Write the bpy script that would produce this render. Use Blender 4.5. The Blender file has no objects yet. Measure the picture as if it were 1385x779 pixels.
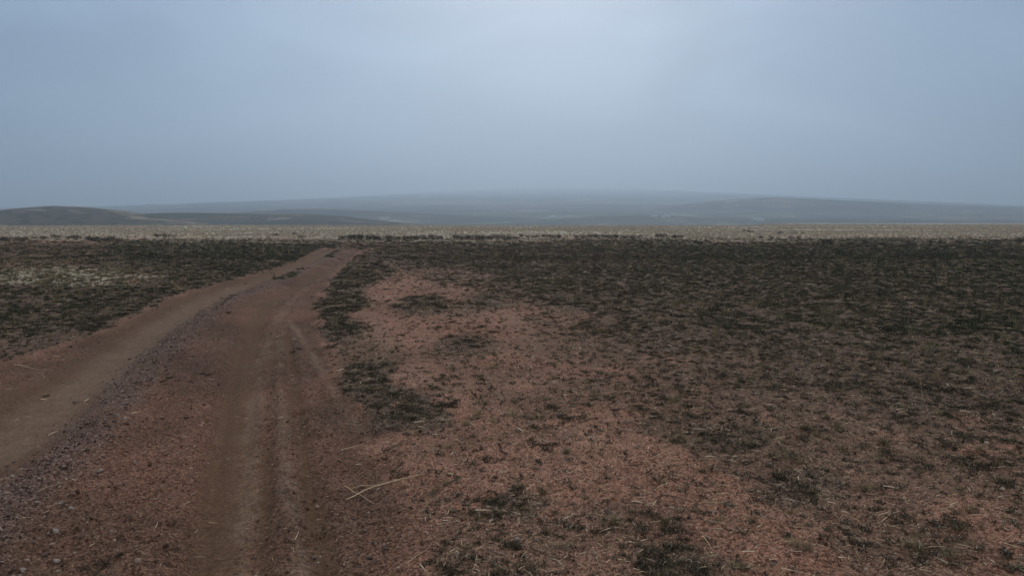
import bpy, math, random
import numpy as np
from mathutils import Vector

random.seed(7)
RNG = np.random.default_rng(11)
scene = bpy.context.scene
COL = scene.collection

# ------------------------------------------------------------------ camera
FPX, CX, CY, HOR, CAMH = 962.0, 692.5, 389.5, 300.0, 1.6
PITCH = math.atan((CY - HOR) / FPX)
cd = bpy.data.cameras.new("camera"); cam = bpy.data.objects.new("camera", cd); COL.objects.link(cam)
cd.sensor_width = 36.0; cd.lens = 36.0 * FPX / 1385.0
cd.clip_start = 0.05; cd.clip_end = 60000
cam.location = (0, 0, CAMH)
cam.rotation_euler = (math.radians(90) - PITCH, 0, 0)
scene.camera = cam

# ------------------------------------------------------------------ render look
scene.view_settings.view_transform = 'Standard'
scene.view_settings.look = 'None'
scene.view_settings.exposure = 0.0
scene.view_settings.gamma = 1.0
scene.render.engine = 'CYCLES'
cy = scene.cycles
cy.max_bounces = 5; cy.diffuse_bounces = 3; cy.glossy_bounces = 1
cy.transmission_bounces = 1; cy.transparent_max_bounces = 4
cy.volume_bounces = 2
cy.use_adaptive_sampling = True

# ------------------------------------------------------------------ world: overcast sky
SUN_EL, SUN_AZ = math.radians(30), math.radians(3)      # azimuth from +Y towards +X
w = bpy.data.worlds.new("World"); scene.world = w; w.use_nodes = True
nt = w.node_tree; nt.nodes.clear(); N = nt.nodes.new; L = nt.links.new


def ramp(node, stops):
    cr = node.color_ramp
    while len(cr.elements) > 1:
        cr.elements.remove(cr.elements[-1])
    cr.elements[0].position = stops[0][0]; cr.elements[0].color = tuple(stops[0][1]) + (1,)
    for p, c in stops[1:]:
        e = cr.elements.new(p); e.color = tuple(c) + (1,)


out = N('ShaderNodeOutputWorld'); bg = N('ShaderNodeBackground')
sky = N('ShaderNodeTexSky'); sky.sky_type = 'NISHITA'; sky.sun_disc = False
sky.sun_elevation = SUN_EL; sky.sun_rotation = SUN_AZ
sky.air_density = 1.0; sky.dust_density = 3.0
tc = N('ShaderNodeTexCoord')
mp = N('ShaderNodeMapping'); mp.inputs['Scale'].default_value = (1.0, 1.0, 2.6)
L(tc.outputs['Generated'], mp.inputs['Vector'])
nz = N('ShaderNodeTexNoise'); nz.inputs['Scale'].default_value = 2.7; nz.inputs['Detail'].default_value = 4.5
nz.inputs['Roughness'].default_value = 0.42; nz.inputs['Distortion'].default_value = 0.5
L(mp.outputs['Vector'], nz.inputs['Vector'])
cl = N('ShaderNodeValToRGB')
# deck of cloud, physical units before the 0.1 strength
ramp(cl, [(0.40, (1.45, 2.50, 4.15)), (0.5, (2.05, 3.30, 5.1)), (0.60, (2.60, 3.95, 5.9))])
L(nz.outputs['Fac'], cl.inputs['Fac'])
# the veiled sun brightens the deck broadly round its direction
sd = N('ShaderNodeVectorMath'); sd.operation = 'DOT_PRODUCT'
sdir = (math.sin(SUN_AZ) * math.cos(SUN_EL), math.cos(SUN_AZ) * math.cos(SUN_EL), math.sin(SUN_EL))
sd.inputs[1].default_value = sdir
L(tc.outputs['Generated'], sd.inputs[0])
mr = N('ShaderNodeMapRange'); mr.inputs['From Min'].default_value = 0.35; mr.inputs['From Max'].default_value = 1.0
mr.inputs['To Min'].default_value = 0.84; mr.inputs['To Max'].default_value = 1.02; mr.interpolation_type = 'SMOOTHSTEP'
L(sd.outputs['Value'], mr.inputs['Value'])
# an overcast sky is brightest and least blue overhead, dimmer and bluer low down
sx = N('ShaderNodeSeparateXYZ'); L(tc.outputs['Generated'], sx.inputs[0])
zf = N('ShaderNodeMapRange'); zf.inputs['From Min'].default_value = 0.22; zf.inputs['From Max'].default_value = 0.95
zf.interpolation_type = 'SMOOTHSTEP'; L(sx.outputs['Z'], zf.inputs['Value'])
zm = N('ShaderNodeMix'); zm.data_type = 'RGBA'; L(zf.outputs['Result'], zm.inputs['Factor'])
L(cl.outputs['Color'], zm.inputs['A']); zm.inputs['B'].default_value = (8.7, 8.9, 8.9, 1)
gl = N('ShaderNodeVectorMath'); gl.operation = 'SCALE'
L(zm.outputs['Result'], gl.inputs[0]); L(mr.outputs['Result'], gl.inputs['Scale'])
mx = N('ShaderNodeMix'); mx.data_type = 'RGBA'; mx.inputs['Factor'].default_value = 0.9
L(sky.outputs['Color'], mx.inputs['A']); L(gl.outputs['Vector'], mx.inputs['B'])
L(mx.outputs['Result'], bg.inputs['Color']); bg.inputs['Strength'].default_value = 0.1
L(bg.outputs['Background'], out.inputs['Surface'])

# ------------------------------------------------------------------ sun (veiled)
sl = bpy.data.lights.new("sun", 'SUN'); sun = bpy.data.objects.new("sun", sl); COL.objects.link(sun)
sl.energy = 0.6; sl.angle = math.radians(40); sl.color = (1.0, 0.97, 0.94)
sun.rotation_euler = Vector((-sdir[0], -sdir[1], -sdir[2])).to_track_quat('-Z', 'Y').to_euler()

# ================================================================== helpers
def ray(u, v):
    x = (u - CX) / FPX; yv = -(v - CY) / FPX
    dy = math.cos(PITCH) + yv * math.sin(PITCH)
    dz = -math.sin(PITCH) + yv * math.cos(PITCH)
    return x, dy, dz


def gp(u, v, z=0.0):
    x, dy, dz = ray(u, v)
    t = (z - CAMH) / dz
    return x * t, dy * t


def px_of(x, y, z=0.0):
    """photo pixel of a world point (arrays)"""
    dz = z - CAMH
    f = y * math.cos(PITCH) - dz * math.sin(PITCH)
    up = y * math.sin(PITCH) + dz * math.cos(PITCH)
    f = np.maximum(f, 1e-3)
    return CX + FPX * x / f, CY - FPX * up / f


def link(o):
    COL.objects.link(o); return o


def tag(o, label=None, cat=None, group=None, kind=None):
    if label: o['label'] = label
    if cat: o['category'] = cat
    if group: o['group'] = group
    if kind: o['kind'] = kind
    return o


def _hash(ix, iy, s):
    h = (ix.astype(np.int64) * 374761393 + iy.astype(np.int64) * 668265263 + s * 1442695041) & 0xFFFFFFFF
    h = ((h ^ (h >> 13)) * 1274126177) & 0xFFFFFFFF
    h = h ^ (h >> 16)
    return (h & 0xFFFF) / 65535.0


def vnoise(x, y, s=0):
    xi = np.floor(x); yi = np.floor(y); fx = x - xi; fy = y - yi
    fx = fx * fx * fx * (fx * (fx * 6 - 15) + 10); fy = fy * fy * fy * (fy * (fy * 6 - 15) + 10)
    xi = xi.astype(np.int64); yi = yi.astype(np.int64)
    a = _hash(xi, yi, s); b = _hash(xi + 1, yi, s); c = _hash(xi, yi + 1, s); d = _hash(xi + 1, yi + 1, s)
    return (a + (b - a) * fx) * (1 - fy) + (c + (d - c) * fx) * fy


def fbm(x, y, s=0, oct=4, g=0.5):
    t = 0; a = 1; n = 0; c, sn = math.cos(0.6), math.sin(0.6)
    for i in range(oct):
        t = t + a * vnoise(x, y, s + i * 17); n += a; a *= g
        x, y = (x * c - y * sn) * 2.03 + 5.1, (x * sn + y * c) * 2.03 - 3.7
    return t / n


def sstep(a, b, x):
    t = np.clip((x - a) / (b - a), 0, 1); return t * t * (3 - 2 * t)


def seg_dist(x, y, pts, ws=None):
    """distance to a polyline; with per-point half-widths gives distance / width"""
    best = np.full(x.shape, 1e9)
    for i in range(len(pts) - 1):
        ax, ay = pts[i]; bx, by = pts[i + 1]
        dx, dy = bx - ax, by - ay; q = dx * dx + dy * dy
        t = np.clip(((x - ax) * dx + (y - ay) * dy) / q, 0, 1)
        d = np.hypot(x - (ax + t * dx), y - (ay + t * dy))
        if ws is not None:
            d = d / (ws[i] + (ws[i + 1] - ws[i]) * t)
        best = np.minimum(best, d)
    return best


def G(*pp):
    return [gp(u, v) for u, v in pp]


# ------------------------------------------------------------------ the road, laid out on the ground (metres)
LEFT_EDGE = G((-900, 640), (-300, 530), (0, 484), (60, 468), (140, 444), (200, 417), (234, 400), (296, 383), (345, 369), (397, 353), (418, 342), (438, 335.5))
LEFT_TRACK = G((-420, 760), (-160, 660), (0, 592), (58, 555), (104, 519), (162, 476), (199, 448), (252, 417), (304, 392), (356, 374), (408, 354), (446, 339), (470, 334.5))
WINDROW = G((-130, 830), (-40, 735), (28, 664), (79, 625), (121, 582), (162, 530), (208, 482), (254, 442), (296, 415), (325, 400), (356, 388), (395, 370), (434, 352), (456, 339))
RUT = G((272, 900), (288, 779), (304, 660), (316, 560), (325, 500), (331, 460), (345, 426), (376, 400), (416, 376), (456, 354), (472, 340), (490, 334.5))
PALE1 = G((318, 900), (325, 779), (336, 650), (342, 560), (350, 500), (362, 458), (376, 428), (398, 402), (430, 377), (462, 352))
PALE2 = G((424, 850), (408, 749), (392, 672), (383, 590), (375, 500), (378, 455), (386, 428))
DIAG = G((390, 428), (400, 439), (416, 461), (434, 491), (461, 538), (503, 588), (538, 637), (560, 668))
RIGHT_EDGE = G((640, 900), (585, 779), (560, 690), (545, 640), (515, 590), (480, 545), (458, 505), (446, 470), (434, 440), (432, 410), (444, 384), (462, 362), (480, 346), (500, 337))
FINE1 = G((346, 900), (352, 779), (359, 640), (364, 560), (366, 500), (372, 462))
FINE2 = G((470, 900), (446, 779), (424, 680), (408, 590), (396, 500), (388, 450))
FINE3 = G((250, 900), (262, 779), (282, 640), (300, 540), (312, 490), (324, 450))
TRAIL1 = G((492, 388), (494, 420), (512, 448), (545, 484), (585, 520))
TRAIL2 = G((650, 404), (690, 424), (720, 458), (770, 500), (800, 540))
ROAD_POLY = LEFT_EDGE + RIGHT_EDGE[::-1]


def inside(x, y, poly):
    c = np.zeros(x.shape, bool); n = len(poly)
    for i in range(n):
        x1, y1 = poly[i]; x2, y2 = poly[(i + 1) % n]
        if y1 == y2: continue
        cond = ((y1 > y) != (y2 > y)) & (x < (x2 - x1) * (y - y1) / (y2 - y1) + x1)
        c ^= cond
    return c


def road_sd(x, y):
    """signed distance to the road edges, positive inside"""
    d = np.minimum(seg_dist(x, y, LEFT_EDGE), seg_dist(x, y, RIGHT_EDGE))
    return np.where(inside(x, y, ROAD_POLY), d, -d)


DC = np.array([
 (0,340,.55),(100,340,.5),(200,350,.85),(350,345,.95),(0,372,.45),(120,378,.45),(180,372,.5),(100,402,.9),(200,398,.95),(0,420,.85),(60,440,.75),(150,432,.8),(0,458,.6),(300,362,.95),(0,400,.8),
 (500,342,.6),(600,345,.78),(700,345,.85),(800,345,.88),(1000,345,.95),(1385,345,.9),(1200,360,1),(475,378,.95),(455,392,.95),(460,408,.95),(462,440,.9),(520,396,.15),(560,388,.15),(572,411,.8),
 (620,396,.3),(640,385,.5),(600,378,.5),(700,380,.85),(660,410,.7),(600,440,.1),(540,450,.06),(680,428,.06),(500,430,.1),(625,465,.6),(700,440,.12),(760,440,.4),(730,434,.5),(780,400,.85),(900,400,.95),
 (1100,400,1),(1385,400,1),(800,450,.55),(900,450,.7),(1000,430,.85),(1200,450,.95),(1385,450,1),(480,480,.5),(500,502,.9),(530,538,.9),(575,568,.8),(560,508,.06),(620,510,.3),(700,510,.35),(800,510,.45),
 (900,500,.55),(1000,500,.6),(1100,480,.75),(1250,520,.8),(1385,520,.85),(550,600,.25),(600,592,.3),(650,572,.15),(640,620,.25),(720,590,.4),(770,567,.4),(830,560,.3),(800,612,.0),(860,610,.03),(900,570,.55),
 (980,592,.75),(960,560,.5),(1100,560,.55),(1000,620,.5),(1075,662,.7),(1200,600,.5),(1300,590,.6),(1385,620,.5),(600,684,.4),(690,680,.7),(640,704,.45),(750,650,.05),(850,655,.03),(950,664,.06),(880,698,.4),
 (820,700,.45),(900,760,.75),(820,760,.3),(700,760,.45),(600,765,.55),(560,700,.12),(1000,720,.06),(1080,750,.05),(1200,690,.4),(1250,740,.5),(1170,735,.5),(1385,700,.4),(1385,779,.35),(990,690,.15),
 (650,660,.2),(590,640,.1),(1500,600,.5),(1500,450,1),(-100,400,.8),(-100,350,.6)], float)


def veg_density(x, y):
    u, v = px_of(x, y)
    u = np.clip(u, -150, 1550)
    du = (u[:, None] - DC[None, :, 0]) / 1.0; dv = (v[:, None] - DC[None, :, 1]) * 2.4
    w_ = 1.0 / (du * du + dv * dv + 60.0) ** 2.0
    return (w_ * DC[None, :, 2]).sum(1) / w_.sum(1)


def veg_mask(x, y):
    """0..1 how much low dark growth covers the place; chunked for memory"""
    o = np.zeros(x.shape)
    near = (y > 1.2) & (y < 100)
    idx = np.nonzero(near)[0]
    for k in range(0, len(idx), 60000):
        i = idx[k:k + 60000]; o[i] = veg_density(x[i], y[i])
    o[(y <= 1.2)] = 0.35
    o = o * (1 - sstep(50, 84, y + 44 * (fbm(x / 6, y / 6, 5, 4) - .5)) * 0.9)
    o[y >= 100] = 0.03
    rs = road_sd(x, y)
    o = o * (1 - sstep(-0.12, 0.12, rs + 0.35 * (fbm(x * 1.3, y * 1.3, 9, 3) - .5)))
    # strip of growth on the windrow far up the road
    wd = seg_dist(x, y, WINDROW)
    o = np.maximum(o, 0.75 * (1 - sstep(.1, .28, wd)) * sstep(12, 15, y) * (1 - sstep(46, 50, y)) * sstep(.38, .55, fbm(x * .5, y * .5, 77, 2)))
    return o


def plain_edge(x, y):
    s = x / np.maximum(y, 1)
    return 270 + 420 * sstep(0.33, 0.39, s)


def Hm(x, y, micro=True):
    """ground height"""
    z = 0.10 * (fbm(x / 14, y / 14, 3, 3) - .5) * sstep(2, 20, y) * (1 - sstep(120, 260, y))
    z = z + 0.5 * (fbm(x / 60, y / 60, 31, 3) - .5) * sstep(70, 160, y)
    near = y < 75
    rs = np.full(x.shape, -9.0); lt = np.full(x.shape, 9.0); rt = lt.copy(); wr = lt.copy(); p2 = lt.copy(); dg = lt.copy()
    xn, yn = x[near], y[near]
    rs[near] = road_sd(xn, yn); lt[near] = seg_dist(xn, yn, LEFT_TRACK); rt[near] = seg_dist(xn, yn, RUT)
    wr[near] = seg_dist(xn, yn, WINDROW); p2[near] = seg_dist(xn, yn, PALE2); dg[near] = seg_dist(xn, yn, DIAG)
    z = z - 0.06 * sstep(-.25, .35, rs)
    z = z - 0.050 * np.exp(-(lt / .42) ** 2) - 0.070 * np.exp(-(rt / .20) ** 2) + 0.022 * np.exp(-((rt - .36) / .09) ** 2) + 0.075 * np.exp(-(wr / .30) ** 2)
    z = z - 0.018 * np.exp(-(p2 / .10) ** 2) - 0.014 * np.exp(-(dg / .06) ** 2)
    for P_, d_, w_ in ((FINE1, .026, .05), (FINE2, .032, .06), (FINE3, .026, .07), (PALE1, .016, .07)):
        q_ = np.full(x.shape, 9.0); q_[near] = seg_dist(xn, yn, P_)
        z = z - d_ * np.exp(-(q_ / w_) ** 2) + d_ * .6 * np.exp(-((q_ - w_ * 2) / w_) ** 2)
    z = z - 6.0 * sstep(0, 160, y - plain_edge(x, y))
    if micro:
        k = 1 - sstep(10, 40, y)
        smooth = np.clip(np.exp(-(lt / .35) ** 2) + np.exp(-(rt / .15) ** 2), 0, 1) * .8
        rough = (1 - smooth)
        z = z + rough * (0.020 * (fbm(x * 3.3, y * 3.3, 41, 3) - .5) + k * 0.050 * (fbm(x * 15, y * 15, 43, 3, .65) - .5))
        z = z + k * 0.03 * np.exp(-(wr / .32) ** 2) * (fbm(x * 26, y * 26, 45, 2) - .5)
        z = z + k * 0.006 * smooth * (fbm(x * 9, y * 9, 47, 2) - .5)
    return z


# ================================================================== materials
def new_mat(name):
    m = bpy.data.materials.new(name); m.use_nodes = True
    t = m.node_tree; t.nodes.clear()
    o = t.nodes.new('ShaderNodeOutputMaterial'); b = t.nodes.new('ShaderNodeBsdfPrincipled')
    b.inputs['Specular IOR Level'].default_value = 0.25
    t.links.new(b.outputs['BSDF'], o.inputs['Surface'])
    return m, t, b


def mixc(t, fac, a, b, mode='MIX'):
    n = t.nodes.new('ShaderNodeMix'); n.data_type = 'RGBA'; n.blend_type = mode
    for s, v in (('Factor', fac), ('A', a), ('B', b)):
        if isinstance(v, bpy.types.NodeSocket): t.links.new(v, n.inputs[s])
        elif s == 'Factor': n.inputs[s].default_value = v
        else: n.inputs[s].default_value = tuple(v) + (1,)
    return n.outputs['Result']


def noise(t, vec, scale, detail=3, rough=.5, dist=0):
    n = t.nodes.new('ShaderNodeTexNoise'); n.inputs['Scale'].default_value = scale
    n.inputs['Detail'].default_value = detail; n.inputs['Roughness'].default_value = rough; n.inputs['Distortion'].default_value = dist
    t.links.new(vec, n.inputs['Vector']); return n.outputs['Fac']


def math_(t, op, a, b=None, c=None, clamp=False):
    n = t.nodes.new('ShaderNodeMath'); n.operation = op; n.use_clamp = clamp
    for i, v in enumerate((a, b, c)):
        if v is None: continue
        if isinstance(v, bpy.types.NodeSocket): t.links.new(v, n.inputs[i])
        else: n.inputs[i].default_value = v
    return n.outputs[0]


def mrange(t, v, a, b, c=0, d=1):
    n = t.nodes.new('ShaderNodeMapRange'); t.links.new(v, n.inputs['Value'])
    for s, q in zip(('From Min', 'From Max', 'To Min', 'To Max'), (a, b, c, d)): n.inputs[s].default_value = q
    return n.outputs['Result']


def ground_material():
    m, t, b = new_mat("red_earth"); N = t.nodes.new; L = t.links.new
    g = N('ShaderNodeNewGeometry').outputs['Position']
    a1 = N('ShaderNodeAttribute'); a1.attribute_name = 'cover'
    s1 = N('ShaderNodeSeparateColor'); L(a1.outputs['Color'], s1.inputs[0])
    a2 = N('ShaderNodeAttribute'); a2.attribute_name = 'tracks'
    s2 = N('ShaderNodeSeparateColor'); L(a2.outputs['Color'], s2.inputs[0])
    veg, dry, road = s1.outputs
    pale, gravel, rut = s2.outputs
    n1 = noise(t, g, .55, 4, .55); n2 = noise(t, g, 4.0, 5, .6); n3 = noise(t, g, 26, 4, .65); n4 = noise(t, g, 120, 3, .7)
    red = mixc(t, mrange(t, n1, .35, .65), (.262, .124, .080), (.345, .186, .126))
    red = mixc(t, mrange(t, n2, .40, .62, 0, .6), red, (.215, .110, .066))
    roadc = mixc(t, mrange(t, n2, .38, .62), (.132, .070, .045), (.188, .106, .070))
    roadc = mixc(t, mrange(t, n1, .4, .62, 0, .7), roadc, (.215, .100, .062))
    vignette_patch = noise(t, g, .32, 4, .55, .5)
    roadc = mixc(t, mrange(t, vignette_patch, .42, .60, 0, .75), roadc, (.085, .048, .032))  # lens corner darkening put into the road colour as irregular dark patches
    c = mixc(t, road, red, roadc)
    c = mixc(t, math_(t, 'MULTIPLY', rut, .8), c, (.140, .080, .045))
    c = mixc(t, math_(t, 'MULTIPLY', pale, mrange(t, n2, .3, .6, .55, 1.0)), c, (.250, .165, .110))
    c = mixc(t, math_(t, 'MULTIPLY', gravel, .6), c, (.165, .108, .090))
    # humus and shed leaves under the low plants
    vf = math_(t, 'MULTIPLY', mrange(t, veg, .12, .95), mrange(t, n3, .3, .62, .55, 1.0), clamp=True)
    hum = mixc(t, mrange(t, n2, .35, .65), (.060, .042, .028), (.145, .100, .066))
    c = mixc(t, vf, c, hum)
    # dry grass plain far off
    dg = mixc(t, mrange(t, noise(t, g, .06, 5, .6), .35, .65), (.36, .30, .21), (.56, .47, .34))
    dg = mixc(t, mrange(t, noise(t, g, .9, 4, .6), .45, .75, 0, .6), dg, (.22, .18, .12))
    c = mixc(t, dry, c, dg)
    # grit: tiny stones and clods each of their own tone
    vo = N('ShaderNodeTexVoronoi'); vo.inputs['Scale'].default_value = 75; L(g, vo.inputs['Vector'])
    hs = N('ShaderNodeSeparateColor'); L(vo.outputs['Color'], hs.inputs[0])
    tone = mrange(t, hs.outputs[0], 0, 1, .42, 1.65)
    vo2 = N('ShaderNodeTexVoronoi'); vo2.inputs['Scale'].default_value = 190; L(g, vo2.inputs['Vector'])
    hs2 = N('ShaderNodeSeparateColor'); L(vo2.outputs['Color'], hs2.inputs[0])
    tone = math_(t, 'MULTIPLY', tone, mrange(t, hs2.outputs[1], 0, 1, .55, 1.5))
    tone = math_(t, 'MULTIPLY', tone, mrange(t, n4, .3, .7, .8, 1.2))
    sm = math_(t, 'MAXIMUM', math_(t, 'MULTIPLY', rut, .75), math_(t, 'MULTIPLY', pale, .6))
    sm = math_(t, 'MAXIMUM', sm, dry)
    tone = math_(t, 'ADD', math_(t, 'MULTIPLY', tone, math_(t, 'SUBTRACT', 1.0, sm)), sm)
    vm = N('ShaderNodeVectorMath'); vm.operation = 'SCALE'; L(c, vm.inputs[0]); L(tone, vm.inputs['Scale'])
    L(vm.outputs['Vector'], b.inputs['Base Color'])
    b.inputs['Roughness'].default_value = .95; b.inputs['Specular IOR Level'].default_value = .12
    h = math_(t, 'ADD', math_(t, 'MULTIPLY', n3, .020), math_(t, 'MULTIPLY', n4, .006))
    h = math_(t, 'ADD', h, math_(t, 'MULTIPLY', mrange(t, vo.outputs['Distance'], 0, .7, 1, 0), .0045))
    h = math_(t, 'ADD', h, math_(t, 'MULTIPLY', n2, .03))
    bp = N('ShaderNodeBump'); bp.inputs['Strength'].default_value = .75; bp.inputs['Distance'].default_value = 1.0
    L(h, bp.inputs['Height']); L(bp.outputs['Normal'], b.inputs['Normal'])
    return m


def plant_material(name, c1, c2, c3, rough=.75, brown=None):
    """leaf colour varies by plant (instance) and by leaf (attribute)"""
    m, t, b = new_mat(name); N = t.nodes.new; L = t.links.new
    oi = N('ShaderNodeObjectInfo'); at = N('ShaderNodeAttribute'); at.attribute_name = 'leaf'
    s = N('ShaderNodeSeparateColor'); L(at.outputs['Color'], s.inputs[0])
    c = mixc(t, mrange(t, oi.outputs['Random'], .1, .9), c1, c2)
    if brown:
        g = N('ShaderNodeNewGeometry').outputs['Position']; sp = N('ShaderNodeSeparateXYZ'); L(g, sp.inputs[0])
        k = math_(t, 'ADD', mrange(t, noise(t, g, .16, 3, .6), .35, .65, -.5, .5), mrange(t, sp.outputs[0], 2, 12, 1.0, -.2))
        k = math_(t, 'MULTIPLY', k, mrange(t, sp.outputs[0], -9, -6, 0, 1), clamp=True)
        c = mixc(t, k, c, mixc(t, oi.outputs['Random'], brown[0], brown[1]))
    c = mixc(t, mrange(t, s.outputs[0], .55, 1.0, 0, .85), c, c3)
    vm = N('ShaderNodeVectorMath'); vm.operation = 'SCALE'; L(c, vm.inputs[0])
    L(mrange(t, s.outputs[1], 0, 1, .45, 1.55), vm.inputs['Scale'])
    L(vm.outputs['Vector'], b.inputs['Base Color']); b.inputs['Roughness'].default_value = rough
    b.inputs['Specular IOR Level'].default_value = .1
    return m


def stone_material(name, c1, c2, c3):
    m, t, b = new_mat(name); N = t.nodes.new; L = t.links.new
    oi = N('ShaderNodeObjectInfo'); tcn = N('ShaderNodeTexCoord')
    r = N('ShaderNodeValToRGB'); ramp(r, [(0, c1), (.55, c2), (.96, c3)]); L(oi.outputs['Random'], r.inputs['Fac'])
    n = noise(t, tcn.outputs['Object'], 3.0, 4, .6)
    vm = N('ShaderNodeVectorMath'); vm.operation = 'SCALE'; L(r.outputs['Color'], vm.inputs[0]); L(mrange(t, n, .3, .7, .7, 1.3), vm.inputs['Scale'])
    L(vm.outputs['Vector'], b.inputs['Base Color']); b.inputs['Roughness'].default_value = .9
    bp = N('ShaderNodeBump'); bp.inputs['Strength'].default_value = .5; bp.inputs['Distance'].default_value = .1
    L(n, bp.inputs['Height']); L(bp.outputs['Normal'], b.inputs['Normal'])
    return m


def hill_material(name, c1, c2, c3, sc=1.0):
    """scrub, bare slopes and pale grass lying in drifts along the slope, with dark bush specks"""
    m, t, b = new_mat(name); N = t.nodes.new; L = t.links.new
    g = N('ShaderNodeNewGeometry').outputs['Position']
    mpn = N('ShaderNodeMapping'); mpn.inputs['Scale'].default_value = (.55, 1.0, 4.0); L(g, mpn.inputs['Vector']); w_ = mpn.outputs['Vector']
    n1 = noise(t, w_, .006 * sc, 6, .6, .6); n2 = noise(t, w_, .030 * sc, 5, .65, .8); n3 = noise(t, g, .11 * sc, 4, .7)
    c = mixc(t, mrange(t, n1, .44, .56), c1, c2)
    c = mixc(t, math_(t, 'MULTIPLY', mrange(t, n2, .54, .62), mrange(t, n1, .38, .58), clamp=True), c, c3)
    c = mixc(t, mrange(t, n3, .50, .66, 0, .75), c, (.022, .024, .017))
    vo = N('ShaderNodeTexVoronoi'); vo.inputs['Scale'].default_value = .10 * sc; L(g, vo.inputs['Vector'])
    spot = math_(t, 'MULTIPLY', mrange(t, vo.outputs['Distance'], .22, .40, 1, 0), mrange(t, n1, .45, .55), clamp=True)
    c = mixc(t, math_(t, 'MULTIPLY', spot, .9), c, (.016, .018, .012))
    L(c, b.inputs['Base Color']); b.inputs['Roughness'].default_value = 1; b.inputs['Specular IOR Level'].default_value = 0
    return m


def flat_mat(name, c, rough=.8):
    m, t, b = new_mat(name)
    g = t.nodes.new('ShaderNodeNewGeometry').outputs['Position']
    n = noise(t, g, 2.0, 3)
    t.links.new(mixc(t, n, [q * .8 for q in c], [q * 1.2 for q in c]), b.inputs['Base Color'])
    b.inputs['Roughness'].default_value = rough
    return m


M_GROUND = ground_material()
M_MAT = plant_material("dark_mat_leaf", (.024, .030, .016), (.062, .066, .033), (.30, .27, .17), brown=((.060, .043, .027), (.150, .108, .070)))
M_SPRIG = plant_material("brown_sprig", (.055, .040, .025), (.18, .130, .088), (.50, .41, .31))
M_DRY = plant_material("dry_grass_blade", (.15, .12, .06), (.33, .25, .14), (.52, .40, .24))
M_PLAIN = plant_material("plain_grass_blade", (.42, .33, .235), (.68, .54, .40), (.80, .66, .49))
M_BUSH = plant_material("bush_leaf", (.050, .042, .032), (.085, .068, .054), (.15, .12, .10))
M_STRAW = plant_material("straw", (.60, .42, .24), (.74, .55, .34), (.74, .55, .34))
M_LITTER = plant_material("straw_litter", (.24, .165, .10), (.50, .36, .22), (.80, .62, .41))
M_STONE = stone_material("loose_stone", (.13, .085, .065), (.22, .15, .12), (.42, .33, .27))
M_GRAVEL = stone_material("purple_gravel", (.060, .036, .026), (.20, .130, .100), (.48, .36, .29))
M_CLOD = stone_material("earth_clod", (.085, .045, .026), (.24, .135, .088), (.46, .32, .23))


def mesh_np(name, verts, faces_flat, sizes, mats, leaf=None, smooth=False):
    """mesh from flat numpy arrays"""
    me = bpy.data.meshes.new(name)
    nv = len(verts); me.vertices.add(nv); me.vertices.foreach_set('co', np.ascontiguousarray(verts, dtype=np.float32).ravel())
    nl = len(faces_flat); me.loops.add(nl); me.loops.foreach_set('vertex_index', np.ascontiguousarray(faces_flat, dtype=np.int32))
    nf = len(sizes); me.polygons.add(nf)
    st = np.concatenate([[0], np.cumsum(sizes)[:-1]]).astype(np.int32)
    me.polygons.foreach_set('loop_start', st); me.polygons.foreach_set('loop_total', np.asarray(sizes, np.int32))
    if smooth: me.polygons.foreach_set('use_smooth', np.ones(nf, bool))
    me.update(calc_edges=True)
    for m in mats: me.materials.append(m)
    if leaf is not None:
        a = me.color_attributes.new('leaf', 'FLOAT_COLOR', 'POINT')
        a.data.foreach_set('color', np.ascontiguousarray(leaf, dtype=np.float32).ravel())
    return me


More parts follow.
